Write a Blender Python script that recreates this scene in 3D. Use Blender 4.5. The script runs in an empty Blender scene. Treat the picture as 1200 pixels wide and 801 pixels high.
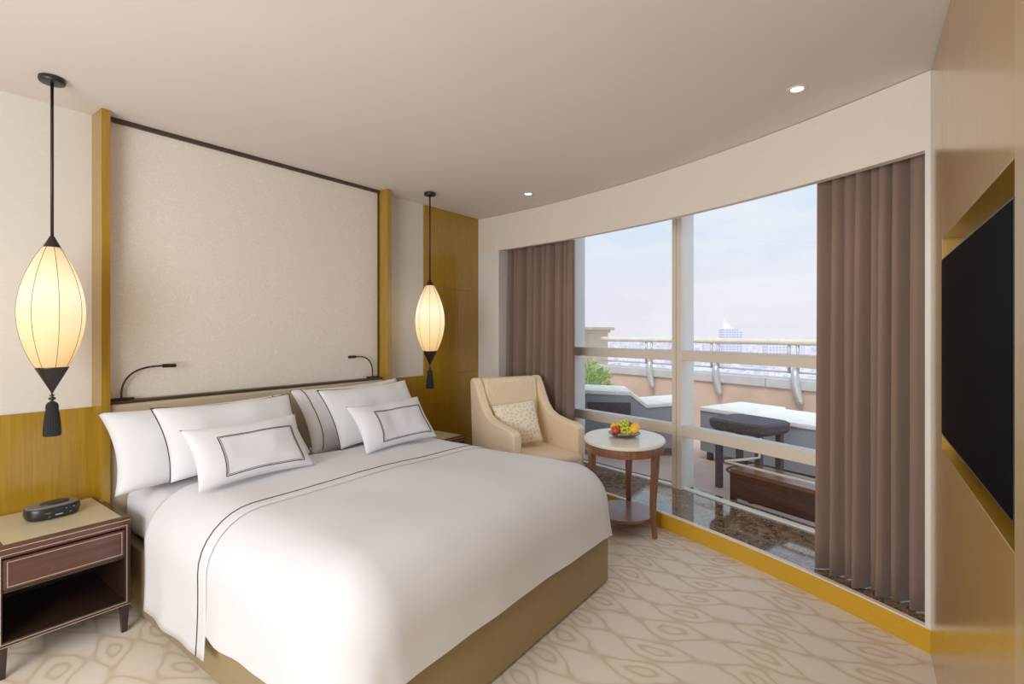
import bpy, math, random
from mathutils import Vector, Matrix, noise
R = math.radians
PI = math.pi
random.seed(7)
S = bpy.context.scene
col = S.collection
H = 1.45            # camera height
FLR, CEIL = 0.0, 2.626

# ------------------------------------------------------------------ helpers
class MB:
    def __init__(s): s.v = []; s.f = []
    def add(s, vs, fs):
        n = len(s.v); s.v += [tuple(p) for p in vs]; s.f += [tuple(i + n for i in f) for f in fs]; return s
    def box(s, x0, x1, y0, y1, z0, z1, M=None):
        vs = [Vector((x, y, z)) for x in (x0, x1) for y in (y0, y1) for z in (z0, z1)]
        if M: vs = [M @ p for p in vs]
        return s.add(vs, [(0,1,3,2),(4,6,7,5),(0,4,5,1),(2,3,7,6),(0,2,6,4),(1,5,7,3)])
    def prism(s, poly, z0, z1, M=None):
        n = len(poly)
        vs = [Vector((p[0], p[1], z)) for z in (z0, z1) for p in poly]
        if M: vs = [M @ p for p in vs]
        return s.add(vs, [tuple(range(n))[::-1], tuple(range(n, 2*n))] + [(i, (i+1) % n, n + (i+1) % n, n + i) for i in range(n)])
    def lathe(s, prof, seg=32, c=(0,0,0), sx=1, sy=1, M=None):
        vs = []; fs = []
        for (r, z) in prof:
            for k in range(seg):
                a = 2*PI*k/seg
                vs.append(Vector((c[0] + r*sx*math.cos(a), c[1] + r*sy*math.sin(a), c[2] + z)))
        if M: vs = [M @ p for p in vs]
        m = len(prof)
        for i in range(m-1):
            for k in range(seg):
                k2 = (k+1) % seg
                fs.append((i*seg+k, i*seg+k2, (i+1)*seg+k2, (i+1)*seg+k))
        if prof[0][0] > 1e-5: fs.append(tuple(range(seg))[::-1])
        if prof[-1][0] > 1e-5: fs.append(tuple((m-1)*seg + k for k in range(seg)))
        return s.add(vs, fs)
    def tube(s, pts, r, seg=8, closed=False):
        pts = [Vector(p) for p in pts]; n = len(pts); vs = []; fs = []
        rr = r if isinstance(r, (list, tuple)) else [r]*n
        up = None
        for i, p in enumerate(pts):
            if closed: t = pts[(i+1) % n] - pts[i-1]
            else: t = pts[min(i+1, n-1)] - pts[max(i-1, 0)]
            t.normalize()
            if up is None:
                up = Vector((0,0,1)) if abs(t.z) < .9 else Vector((1,0,0))
            up = (up - t*up.dot(t)).normalized(); b = t.cross(up)
            for k in range(seg):
                a = 2*PI*k/seg
                vs.append(p + (up*math.cos(a) + b*math.sin(a))*rr[i])
        for i in range(n if closed else n-1):
            j = (i+1) % n
            for k in range(seg):
                k2 = (k+1) % seg
                fs.append((i*seg+k, i*seg+k2, j*seg+k2, j*seg+k))
        if not closed:
            fs.append(tuple(range(seg))[::-1]); fs.append(tuple((n-1)*seg+k for k in range(seg)))
        return s.add(vs, fs)
    def grid(s, fn, nu, nv):
        vs = [fn(i/nu, j/nv) for i in range(nu+1) for j in range(nv+1)]
        w = nv+1
        return s.add(vs, [(i*w+j, (i+1)*w+j, (i+1)*w+j+1, i*w+j+1) for i in range(nu) for j in range(nv)])
    def strip(s, pts, z0, z1, th=0):          # vertical ribbon through 2-D points, thickened towards the outside
        n = len(pts)
        if not th:
            return s.add([(p[0], p[1], z) for z in (z0, z1) for p in pts], [(i, i+1, n+i+1, n+i) for i in range(n-1)])
        out = offset(pts, th)
        return s.prism(list(pts) + out[::-1], z0, z1)
    def build(s, name, mat, parent=None, smooth=False, bevel=0, bseg=2, solid=0, sub=0, loc=None, rot=None, weld=0):
        me = bpy.data.meshes.new(name); me.from_pydata(s.v, [], s.f)
        me.validate()
        import bmesh
        bm = bmesh.new(); bm.from_mesh(me)
        if weld: bmesh.ops.remove_doubles(bm, verts=bm.verts, dist=weld)
        bmesh.ops.recalc_face_normals(bm, faces=bm.faces); bm.to_mesh(me); bm.free()
        o = bpy.data.objects.new(name, me); col.objects.link(o)
        me.materials.append(mat)
        if parent: o.parent = parent
        if loc: o.location = loc
        if rot: o.rotation_euler = rot
        if solid:
            m = o.modifiers.new('s', 'SOLIDIFY'); m.thickness = solid; m.offset = 0
        if bevel:
            m = o.modifiers.new('b', 'BEVEL'); m.width = bevel; m.segments = bseg; m.limit_method = 'ANGLE'; m.angle_limit = R(40)
            m.harden_normals = False
        if sub:
            m = o.modifiers.new('u', 'SUBSURF'); m.levels = m.render_levels = sub
        if smooth or bevel or sub:
            for p in me.polygons: p.use_smooth = True
            if bevel and not smooth:
                m = o.modifiers.new('w', 'WEIGHTED_NORMAL'); m.keep_sharp = False
        return o
def offset(pts, d):                            # to the right of the travelling direction (the outside of the curved wall)
    out = []
    for i, p in enumerate(pts):
        a = Vector(pts[max(i-1, 0)]); b = Vector(pts[min(i+1, len(pts)-1)])
        t = (b - a).normalized()
        out.append((p[0] + t.y*d, p[1] - t.x*d))
    return out
def thing(name, label, cat, loc=(0,0,0), rot=(0,0,0), group=None):
    o = bpy.data.objects.new(name, None); col.objects.link(o); o.empty_display_size = .1
    o.location = loc; o.rotation_euler = rot
    return tag(o, label, cat, group)
def tag(o, label, cat, group=None, kind=None):
    o['label'] = label; o['category'] = cat
    if group: o['group'] = group
    if kind: o['kind'] = kind
    return o
def struct(o, label=None):
    o['kind'] = 'structure'
    if label: o['label'] = label
    return o
def copy_tree(o, parent=None):
    c = o.copy(); col.objects.link(c)
    if parent: c.parent = parent
    for ch in list(o.children): copy_tree(ch, c)
    return c

# ------------------------------------------------------------------ materials
def s2l(c): return tuple(((x/255)/12.92 if x/255 <= .04045 else ((x/255+.055)/1.055)**2.4) for x in c)
def newmat(name):
    m = bpy.data.materials.new(name); m.use_nodes = True
    nt = m.node_tree; b = nt.nodes['Principled BSDF']
    return m, nt, b
def N(nt, t, **kw):
    n = nt.nodes.new(t)
    for k, v in kw.items():
        if k in n.inputs.keys(): n.inputs[k].default_value = v
        else: setattr(n, k, v)
    return n
def coords(nt, scale=(1,1,1), rot=(0,0,0), kind='Object'):
    tc = N(nt, 'ShaderNodeTexCoord'); mp = N(nt, 'ShaderNodeMapping')
    mp.inputs['Scale'].default_value = scale; mp.inputs['Rotation'].default_value = rot
    nt.links.new(tc.outputs[kind], mp.inputs['Vector']); return mp.outputs['Vector']
def ramp(nt, fac, stops):
    r = N(nt, 'ShaderNodeValToRGB'); e = r.color_ramp.elements
    while len(e) < len(stops): e.new(.5)
    for i, (p, c) in enumerate(stops):
        e[i].position = p; e[i].color = (*c, 1)
    nt.links.new(fac, r.inputs['Fac']); return r.outputs['Color']
def bump(nt, b, h, strength=.2, dist=.01):
    n = N(nt, 'ShaderNodeBump', Strength=strength, Distance=dist)
    nt.links.new(h, n.inputs['Height']); nt.links.new(n.outputs['Normal'], b.inputs['Normal'])
def plain(name, c, rough=.5, metal=0, coat=0, nscale=0, namt=.08, bumpy=0, sheen=0, stretch=(1,1,1)):
    m, nt, b = newmat(name); l = s2l(c)
    b.inputs['Roughness'].default_value = rough; b.inputs['Metallic'].default_value = metal
    b.inputs['Coat Weight'].default_value = coat
    if sheen: b.inputs['Sheen Weight'].default_value = sheen
    nz = N(nt, 'ShaderNodeTexNoise', Scale=nscale or 12., Detail=5.)
    nt.links.new(coords(nt, stretch), nz.inputs['Vector'])
    lo = tuple(x*(1-namt) for x in l); hi = tuple(min(1, x*(1+namt)) for x in l)
    nt.links.new(ramp(nt, nz.outputs['Fac'], [(.3, lo), (.7, hi)]), b.inputs['Base Color'])
    if bumpy: bump(nt, b, nz.outputs['Fac'], bumpy, .004)
    return m
def wood(name, c1, c2, rough=.25, coat=.4, axis='z', sc=1.):
    m, nt, b = newmat(name)
    st = {'z': (28*sc, 28*sc, 1.1*sc), 'x': (1.1*sc, 28*sc, 28*sc), 'y': (28*sc, 1.1*sc, 28*sc)}[axis]
    v = coords(nt, st); nz = N(nt, 'ShaderNodeTexNoise', Scale=2.2, Detail=7., Distortion=.5)
    nt.links.new(v, nz.inputs['Vector'])
    nt.links.new(ramp(nt, nz.outputs['Fac'], [(.3, s2l(c1)), (.7, s2l(c2))]), b.inputs['Base Color'])
    b.inputs['Roughness'].default_value = rough; b.inputs['Coat Weight'].default_value = coat
    b.inputs['Coat Roughness'].default_value = .12
    return m
M = {}
M['gold'] = wood('gold_veneer', (138,101,12), (159,122,24), .32, .35)
M['kerb'] = wood('gold_kerb', (196,146,20), (204,154,28), .35, .3, 'y')
M['tvgold'] = wood('pale_gold_veneer', (150,112,26), (166,127,40), .28, .6)
M['tvgold2'] = wood('pale_veneer', (160,134,84), (172,146,98), .35, .4)
M['walnut'] = wood('walnut', (58,30,22), (84,47,36), .35, .3, 'x')
M['walnut_leg'] = wood('table_wood', (104,64,42), (134,86,58), .35, .3, 'z')
M['darkwood'] = wood('dark_wood', (32,19,15), (48,30,22), .4, .2, 'z')
M['darkbead'] = plain('dark_bead', (54,37,27), .4)
M['inlay'] = plain('inlay', (196,170,150), .4)
M['stone'] = plain('cream_stone', (196,184,150), .3, nscale=5, namt=.06)
M['white'] = plain('white_paint', (222,218,212), .6, nscale=3, namt=.02)
M['frame'] = plain('window_frame', (228,215,198), .4, nscale=3, namt=.02)
M['framew'] = plain('window_frame_return', (242,244,240), .35, nscale=3, namt=.02)
M['ceil'] = plain('ceiling_paint', (222,212,206), .8, nscale=2, namt=.015)
M['soffit'] = plain('header_paper', (222,212,200), .8, nscale=14, namt=.03, stretch=(1,1,10))
M['black'] = plain('black_metal', (26,21,20), .38, .3)
M['bronze'] = plain('dark_bronze', (44,34,28), .35, .6)
M['tassel'] = plain('black_thread', (14,12,14), .9, nscale=60, namt=.4, stretch=(8,8,.3), bumpy=.6)
M['linen'] = plain('white_linen', (216,217,222), .75, nscale=5, namt=.012, sheen=.1)
M['linen2'] = plain('white_pillowcase', (220,221,226), .75, nscale=5, namt=.012, sheen=.1)
M['piping'] = plain('black_piping', (38,38,44), .7)
M['skirt'] = plain('bed_skirt', (148,129,92), .8, nscale=160, namt=.06)
M['hboard'] = plain('headboard_cloth', (180,164,134), .7, nscale=140, namt=.06)
M['curtain'] = plain('curtain_cloth', (120,95,82), .85, nscale=160, namt=.06, sheen=.15)
M['chair'] = plain('chair_cloth', (231,208,172), .85, nscale=90, namt=.08, bumpy=.3, sheen=.2)
M['chairside'] = plain('chair_cloth_side', (220,206,182), .85, nscale=90, namt=.07, bumpy=.3, sheen=.2)
M['tabletop'] = plain('white_marble', (226,222,208), .18, nscale=5, namt=.06)
M['tv'] = plain('tv_screen', (9,10,12), .3); M['tv'].node_tree.nodes['Principled BSDF'].inputs['Specular IOR Level'].default_value = .05; M['tv'].node_tree.nodes['Principled BSDF'].inputs['IOR'].default_value = 1.06
M['tvedge'] = plain('tv_bezel', (16,16,18), .35)
M['wicker'] = plain('dark_wicker', (74,66,70), .7, nscale=70, namt=.4, bumpy=.8)
M['wickerg'] = plain('grey_wicker', (142,146,154), .7, nscale=60, namt=.12, bumpy=.6)
M['cushw'] = plain('white_outdoor_cushion', (236,234,228), .8)
M['steel'] = plain('pale_steel', (190,190,188), .35, .4)
M['cream'] = plain('cream_rail', (226,216,196), .5)
M['brick'] = plain('pink_render', (208,178,158), .85, nscale=3, namt=.12)
M['coping'] = plain('grey_coping', (196,194,192), .8, nscale=6, namt=.08)
M['tfloor'] = plain('terrace_tile', (208,176,160), .6, nscale=4, namt=.08)
M['beige'] = plain('beige_stonework', (206,190,158), .85, nscale=5, namt=.1)
M['leaf'] = plain('leaf_green', (156,186,106), .6, nscale=9, namt=.3)
M['dial'] = plain('grey_plastic', (110,106,106), .4)
M['clock'] = plain('black_plastic', (20,22,26), .35)
M['mark'] = plain('pale_print', (150,156,160), .5)
M['plate'] = plain('brown_plate', (92,58,40), .25, nscale=20, namt=.2)
M['grape'] = plain('grape_skin', (196,206,60), .3, nscale=30, namt=.12)
M['apple'] = plain('apple_skin', (196,70,36), .3, nscale=25, namt=.3)
M['mango'] = plain('mango_skin', (244,196,50), .35, nscale=12, namt=.08)
M['stem'] = plain('stem_brown', (92,74,40), .7)

def fabric_wall():                                   # pale embossed wall covering
    m, nt, b = newmat('embossed_wallcovering')
    v = coords(nt, (1,1,1))
    wv = N(nt, 'ShaderNodeTexNoise', Scale=5., Detail=3.); nt.links.new(v, wv.inputs['Vector'])
    ad = N(nt, 'ShaderNodeVectorMath', operation='MULTIPLY_ADD'); ad.inputs[1].default_value = (.25,.25,.25)
    nt.links.new(wv.outputs['Color'], ad.inputs[0]); nt.links.new(v, ad.inputs[2])
    vo = N(nt, 'ShaderNodeTexVoronoi', Scale=26.); vo.feature = 'DISTANCE_TO_EDGE'
    nt.links.new(ad.outputs[0], vo.inputs['Vector'])
    c = ramp(nt, vo.outputs['Distance'], [(.0, s2l((226,217,204))), (.12, s2l((216,206,193))), (.35, s2l((221,212,199)))])
    nt.links.new(c, b.inputs['Base Color']); b.inputs['Roughness'].default_value = .6
    bump(nt, b, vo.outputs['Distance'], .12, .003)
    return m
M['damask'] = fabric_wall()
M['grasscloth'] = plain('grey_grasscloth', (208,202,192), .75, nscale=20, namt=.05, stretch=(1,1,14), bumpy=.1)

def carpet():
    m, nt, b = newmat('lattice_carpet'); L = nt.links
    v = coords(nt, (1,1,1))
    nz = N(nt, 'ShaderNodeTexNoise', Scale=5., Detail=2.); L.new(v, nz.inputs['Vector'])
    ad = N(nt, 'ShaderNodeVectorMath', operation='MULTIPLY_ADD'); ad.inputs[1].default_value = (.085,.085,0)
    L.new(nz.outputs['Color'], ad.inputs[0]); L.new(v, ad.inputs[2])
    sp = N(nt, 'ShaderNodeSeparateXYZ'); L.new(ad.outputs[0], sp.inputs[0])
    def mth(op, a, bb=None, cc=None):
        n = N(nt, 'ShaderNodeMath', operation=op)
        for i, x in enumerate((a, bb, cc)):
            if x is None: continue
            if isinstance(x, (int, float)): n.inputs[i].default_value = x
            else: L.new(x, n.inputs[i])
        return n.outputs[0]
    X, Y = sp.outputs['X'], sp.outputs['Y']
    u = mth('MULTIPLY', X, 2*PI/.19); w = mth('MULTIPLY', Y, 2*PI/.40)
    f = mth('ADD', mth('SINE', mth('ADD', u, mth('MULTIPLY', mth('SINE', mth('MULTIPLY', w, .5)), 1.1))), mth('SINE', w))
    l1 = mth('ABSOLUTE', mth('SUBTRACT', f, .15)); l2 = mth('ABSOLUTE', mth('SUBTRACT', f, 1.62))
    d = mth('MINIMUM', l1, mth('MULTIPLY', l2, 1.3))
    c = ramp(nt, d, [(.06, s2l((208,187,160))), (.34, s2l((224,210,192))), (.9, s2l((229,216,200)))])
    n2 = N(nt, 'ShaderNodeTexNoise', Scale=320., Detail=2.); L.new(v, n2.inputs['Vector'])
    mx = N(nt, 'ShaderNodeMix', data_type='RGBA', blend_type='MULTIPLY'); mx.inputs['Factor'].default_value = .25
    L.new(c, mx.inputs[6]); L.new(ramp(nt, n2.outputs['Fac'], [(.3, (.6,.6,.6)), (.7, (1,1,1))]), mx.inputs[7])
    L.new(mx.outputs[2], b.inputs['Base Color']); b.inputs['Roughness'].default_value = .95
    bump(nt, b, n2.outputs['Fac'], .25, .004)
    return m
M['carpet'] = carpet()

def marble_dark():
    m, nt, b = newmat('dark_emperador_marble'); L = nt.links
    v = coords(nt, (1,1,1))
    nz = N(nt, 'ShaderNodeTexNoise', Scale=9., Detail=9., Distortion=1.6); L.new(v, nz.inputs['Vector'])
    n2 = N(nt, 'ShaderNodeTexVoronoi', Scale=13.); n2.feature = 'DISTANCE_TO_EDGE'
    ad = N(nt, 'ShaderNodeVectorMath', operation='MULTIPLY_ADD'); ad.inputs[1].default_value = (.35,.35,.35)
    L.new(nz.outputs['Color'], ad.inputs[0]); L.new(v, ad.inputs[2]); L.new(ad.outputs[0], n2.inputs['Vector'])
    base = ramp(nt, nz.outputs['Fac'], [(.3, s2l((58,42,32))), (.5, s2l((98,74,56))), (.72, s2l((140,114,90)))])
    vein = ramp(nt, n2.outputs['Distance'], [(.0, (1,1,1)), (.05, (0,0,0))])
    mx = N(nt, 'ShaderNodeMix', data_type='RGBA'); L.new(vein, mx.inputs['Factor']); L.new(base, mx.inputs[6]); mx.inputs[7].default_value = (*s2l((176,156,130)), 1)
    L.new(mx.outputs[2], b.inputs['Base Color']); b.inputs['Roughness'].default_value = .06
    b.inputs['Specular IOR Level'].default_value = .8
    return m
M['marble'] = marble_dark()

def glass():
    m = bpy.data.materials.new('window_glass'); m.use_nodes = True; nt = m.node_tree; nt.nodes.clear()
    o = N(nt, 'ShaderNodeOutputMaterial'); t = N(nt, 'ShaderNodeBsdfTransparent'); g = N(nt, 'ShaderNodeBsdfGlossy', Roughness=.01)
    t.inputs['Color'].default_value = (.95,.97,.965,1); g.inputs['Color'].default_value = (.9,.93,.93,1)
    lw = N(nt, 'ShaderNodeLayerWeight', Blend=.5); pw = N(nt, 'ShaderNodeMath', operation='POWER'); pw.inputs[1].default_value = 4.5
    fr = N(nt, 'ShaderNodeMath', operation='MULTIPLY_ADD'); fr.inputs[1].default_value = .85; fr.inputs[2].default_value = .03
    mx = N(nt, 'ShaderNodeMixShader'); nt.links.new(lw.outputs['Facing'], pw.inputs[0]); nt.links.new(pw.outputs[0], fr.inputs[0])
    nt.links.new(fr.outputs[0], mx.inputs[0]); nt.links.new(t.outputs[0], mx.inputs[1]); nt.links.new(g.outputs[0], mx.inputs[2])
    nt.links.new(mx.outputs[0], o.inputs['Surface']); return m
M['glass'] = glass()

def emit(name, c, strength):
    m, nt, b = newmat(name)
    b.inputs['Base Color'].default_value = (*s2l(c), 1); b.inputs['Emission Color'].default_value = (*s2l(c), 1)
    b.inputs['Emission Strength'].default_value = strength; return m
M['lens'] = emit('downlight_lens', (255,240,215), 9)

def shade():                                         # silk over a lamp: brightest round the bulb
    m, nt, b = newmat('silk_shade'); L = nt.links
    tc = N(nt, 'ShaderNodeTexCoord'); sp = N(nt, 'ShaderNodeSeparateXYZ'); L.new(tc.outputs['Object'], sp.inputs[0])
    mr = N(nt, 'ShaderNodeMapRange'); mr.inputs['From Min'].default_value = -.30; mr.inputs['From Max'].default_value = .30
    L.new(sp.outputs['Z'], mr.inputs['Value'])
    c = ramp(nt, mr.outputs[0], [(0, s2l((205,150,84))), (.25, s2l((238,202,136))), (.62, s2l((255,242,200))), (.82, s2l((242,214,160))), (1, s2l((196,160,116)))])
    L.new(c, b.inputs['Emission Color']); b.inputs['Emission Strength'].default_value = .98
    b.inputs['Base Color'].default_value = (*s2l((150,130,100)), 1); b.inputs['Roughness'].default_value = .7
    return m
M['shade'] = shade()

def jacquard():
    m, nt, b = newmat('jacquard_cushion'); L = nt.links
    vo = N(nt, 'ShaderNodeTexVoronoi', Scale=30.); vo.feature = 'DISTANCE_TO_EDGE'
    L.new(coords(nt), vo.inputs['Vector'])
    L.new(ramp(nt, vo.outputs['Distance'], [(.04, s2l((240,228,206))), (.22, s2l((218,200,172)))]), b.inputs['Base Color'])
    b.inputs['Roughness'].default_value = .8; return m
M['jacq'] = jacquard()

def cityface(name, base, win, sx, sz):
    m, nt, b = newmat(name); L = nt.links
    br = N(nt, 'ShaderNodeTexBrick', Scale=1.); br.offset = 0
    br.inputs['Color1'].default_value = (*s2l(win), 1); br.inputs['Color2'].default_value = (*s2l(win), 1)
    br.inputs['Mortar'].default_value = (*s2l(base), 1); br.inputs['Brick Width'].default_value = sx; br.inputs['Row Height'].default_value = sz
    br.inputs['Mortar Size'].default_value = sz*.25
    tc = N(nt, 'ShaderNodeTexCoord'); sp = N(nt, 'ShaderNodeSeparateXYZ'); cb = N(nt, 'ShaderNodeCombineXYZ'); a = N(nt, 'ShaderNodeMath', operation='ADD')
    L.new(tc.outputs['Object'], sp.inputs[0]); L.new(sp.outputs['X'], a.inputs[0]); L.new(sp.outputs['Y'], a.inputs[1])
    L.new(a.outputs[0], cb.inputs[0]); L.new(sp.outputs['Z'], cb.inputs[1]); L.new(cb.outputs[0], br.inputs['Vector'])
    L.new(br.outputs['Color'], b.inputs['Base Color']); b.inputs['Roughness'].default_value = .9
    return m
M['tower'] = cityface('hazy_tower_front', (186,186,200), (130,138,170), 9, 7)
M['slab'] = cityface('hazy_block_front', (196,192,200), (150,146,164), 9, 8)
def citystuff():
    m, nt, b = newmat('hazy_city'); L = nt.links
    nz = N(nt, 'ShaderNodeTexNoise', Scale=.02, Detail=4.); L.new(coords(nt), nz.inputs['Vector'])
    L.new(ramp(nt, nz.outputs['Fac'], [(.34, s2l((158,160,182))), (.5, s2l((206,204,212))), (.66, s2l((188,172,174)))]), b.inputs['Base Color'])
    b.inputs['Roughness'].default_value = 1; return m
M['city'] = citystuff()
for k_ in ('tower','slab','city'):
    b__ = M[k_].node_tree.nodes['Principled BSDF']; b__.inputs['Emission Color'].default_value = (*s2l((216,215,225)),1); b__.inputs['Emission Strength'].default_value = .36  # pale glow puts the distance haze into the building materials
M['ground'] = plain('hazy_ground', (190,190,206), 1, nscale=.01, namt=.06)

# ------------------------------------------------------------------ the curved window wall
def circ(p, q, r):
    ax, ay = p; bx, by = q; cx, cy = r
    d = 2*(ax*(by-cy)+bx*(cy-ay)+cx*(ay-by))
    ux = ((ax*ax+ay*ay)*(by-cy)+(bx*bx+by*by)*(cy-ay)+(cx*cx+cy*cy)*(ay-by))/d
    uy = ((ax*ax+ay*ay)*(cx-bx)+(bx*bx+by*by)*(ax-cx)+(cx*cx+cy*cy)*(bx-ax))/d
    return ux, uy, math.hypot(ax-ux, ay-uy)
CX, CY, CR = circ((2.965,-.14), (3.71,1.43), (4.10,3.42))
def c0(y, d=0):
    """point of the room-side curve at the depth y, moved d outwards"""
    a = math.asin((y-CY)/CR); return (CX + (CR+d)*math.cos(a), CY + (CR+d)*math.sin(a))
def arc(y0, y1, n=24, d=0): return [c0(y0+(y1-y0)*i/n, d) for i in range(n+1)]
WALLY = 3.5
YR = -.15                                           # where the curve meets the TV wall
# glass line in plan (three straight bays)
G = [(3.50,-.60), (4.365,1.45), (4.655,2.65), (4.80,3.60)]
GS, G1, G2, GN = [Vector(p) for p in G]

# ------------------------------------------------------------------ room shell
room = [(-2.6,-.6), (2.9,-.6)] + [tuple(p) for p in G] + [(-2.6,3.6)]
floor_o = struct(MB().prism([(-2.6,-.45)] + [(2.98,-.16)] + arc(YR, 3.5, 24, .01) + [(-2.6,3.5)], -.05, 0).build('floor', M['carpet']), 'pale beige carpet with a tan lattice pattern')
struct(MB().prism([(-2.6,-.6),(3.3,-.6),(3.6,-.6),(4.465,1.45),(4.755,2.65),(4.9,3.6),(-2.6,3.6)], CEIL, CEIL+.1).build('ceiling', M['ceil']), 'smooth off-white ceiling')
wl = struct(MB().box(-2.6,4.9,WALLY,WALLY+.1,0,CEIL+.05).build('wall_left', M['grasscloth']), 'pale grey textured wall behind the bed')
MB().box(-2.6,.88,WALLY-.012,WALLY,0,1.04).build('dado_panel', M['gold'], wl, bevel=.002)
MB().box(2.82,3.33,WALLY-.012,WALLY,0,1.04).build('dado_panel', M['gold'], wl, bevel=.002)
for z0, z1 in ((0,1.04), (1.044,1.862), (1.866,CEIL)):
    MB().box(3.33,4.105,WALLY-.014,WALLY,z0,z1).build('wood_panel', M['gold'], wl, bevel=.0015)
# feature panel between the posts
fp = MB().box(.915,2.775,3.45,WALLY,1.0,2.60).build('wall_panel', M['damask'])
struct(fp, 'embossed cream wall panel above the headboard')
MB().box(.915,2.775,3.435,3.46,2.60,CEIL).build('edge_bead', M['darkbead'], fp)
MB().box(2.762,2.775,3.44,3.46,1.07,2.60).build('edge_bead', M['darkbead'], fp)
struct(MB().box(.875,.915,3.34,WALLY,0,CEIL).build('trim_1', M['gold'], bevel=.002), 'gold veneer post beside the near pendant lamp')
struct(MB().box(2.775,2.820,3.34,WALLY,0,CEIL).build('trim_2', M['gold'], bevel=.002), 'gold veneer post between the bed and the far pendant lamp')
struct(MB().box(-2.7,-2.6,-.6,3.6,0,CEIL).build('wall_back', M['white']), 'plain wall behind the camera')

# TV wall, slightly turned: local x runs along it, local y points into the room
tvw = bpy.data.objects.new('wall_right', None); col.objects.link(tvw)
tvw.location = (0,-.262,0); tvw.rotation_euler = (0,0,math.atan(.0415)); struct(tvw, 'glossy gold veneer wall that holds the television')
NX0, NX1, NZ0, NZ1 = 1.44, 2.575, .995, 1.805
MB().box(-2.7,3.0,-.35,-.12,0,CEIL).build('backing_wall', M['tvgold2'], tvw)
MB().box(NX0,NX1,-.12,0,0,NZ0).build('lower_panel', M['tvgold'], tvw, bevel=.002)
MB().box(NX0,NX1,-.12,0,NZ1,CEIL-.012).build('upper_panel', M['tvgold'], tvw, bevel=.002)
MB().box(NX1+.004,2.99,-.12,0,0,CEIL-.012).build('side_panel', M['tvgold'], tvw, bevel=.002)
MB().box(-2.7,NX0-.004,-.12,.004,0,CEIL-.012).build('side_panel', M['tvgold2'], tvw, bevel=.002)
MB().box(NX0,NX1,-.119,-.10,NZ0,NZ1).build('niche_back', M['tvgold'], tvw)

tv = thing('television', 'large black flat television set in the gold wall niche', 'television', (0,-.262,0), (0,0,math.atan(.0415)))
MB().box(1.455,2.568,-.05,.002,1.052,1.728).build('casing', M['tvedge'], tv, bevel=.004)
MB().box(1.462,2.561,.002,.0035,1.062,1.721).build('screen', M['tv'], tv)
MB().box(1.85,2.2,-.095,-.05,1.2,1.6).build('wall_bracket', M['black'], tv)

# curved header, end strips, kerb, ledge
ww = struct(MB().strip(arc(YR-.03,3.5,40), 2.27, CEIL-.004, .05).build('wall_window', M['soffit'], smooth=False), 'curved white header above the window')
MB().strip(arc(3.22,3.5,6), 0, 2.27, .05).build('end_strip', M['white'], ww)
MB().strip(arc(YR-.03,YR+.03,3), 0, 2.27, .03).build('end_strip', M['white'], ww)
a, b_ = c0(3.22), c0(3.22,.72); MB().box(a[0],b_[0],3.20,3.24,0,2.6).build('jamb', M['white'], ww)
MB().prism([(2.95,-.2),(2.99,-.165),(3.62,-.5),(3.58,-.56)],0,2.6).build('jamb', M['white'], ww)
struct(MB().strip(arc(YR,3.46,36), 0, .112, .03).build('baseboard_window', M['kerb']), 'curved gold kerb below the window ledge')
ledge = struct(MB().prism(arc(YR-.1,3.4,30,.012) + [(4.93,3.5),(4.76,2.6),(4.465,1.40),(3.58,-.66)], .02, .115).build('trim_3', M['marble']), 'dark brown marble window ledge')
MB().strip(arc(YR,3.46,36,-.004), .110, .119, .026).build('edge_strip', M['frame'], ledge)

# windows
def bar(mb, p, q, z0, z1, din, dout):            # box along the line p-q, from din inside to dout outside
    p, q = Vector(p), Vector(q); t = (q-p).normalized(); n = Vector((t.y,-t.x))
    mb.prism([tuple(p-n*din), tuple(q-n*din), tuple(q+n*dout), tuple(p+n*dout)], z0, z1); return mb
for i, (p, q, lab) in enumerate(((GS, G1, 'large right window bay between the mullion and the right curtain'), (G1, G2, 'left window bay behind the armchair and round table'), (G2, GN, 'end window bay covered by the left curtain'))):
    w = bar(MB(), p, q, 2.50, CEIL, .05, .10).build('window_%d' % (i+1), M['frame']); struct(w, lab)
    bar(MB(), p, q, .114, .128, .012, .03).build('sill_bar', M['framew'], w)
    MB().add([(p.x,p.y,.128),(q.x,q.y,.128),(q.x,q.y,2.50),(p.x,p.y,2.50)],[(0,1,2,3)]).build('pane', M['glass'], w)
    for z0, z1 in ((.568,.645), (1.205,1.278)):
        bar(MB(), p, q, z0, z1, .05, .05).build('transom', M['frame'], w, bevel=.003)
        bar(MB(), p, q, z1+.0005, z1+.012, .046, .046).build('top_edge', M['white'], w)  # whiter strip paints in the lit upper side of the transom
for i, (g, t) in enumerate(((G1, (G2-GS).normalized()), (G2, (GN-G1).normalized()))):
    n = Vector((t.y,-t.x)); w = .046
    P = [g - t*w - n*.055, g + t*w - n*.055, g + t*w + n*.115, g - t*w + n*.115]
    m = MB().prism([tuple(x) for x in P], .115, CEIL).build('trim_%d' % (4+i), M['frame'], bevel=.004)
    struct(m, ('cream window mullion in the middle of the curved window', 'cream window post beside the left curtain')[i])
    P = [g - t*(w+.004) - n*.045, g - t*w*.2 - n*.045, g - t*w*.2 + n*.112, g - t*(w+.004) + n*.112]
    MB().prism([tuple(x) for x in P], .118, CEIL-.01).build('side_face', M['framew'], m)
    MB().prism([tuple(g - t*.006 - n*.0575), tuple(g + t*.004 - n*.0575), tuple(g + t*.004 - n*.05), tuple(g - t*.006 - n*.05)], .115, CEIL).build('groove', M['stone'], m)

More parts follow.
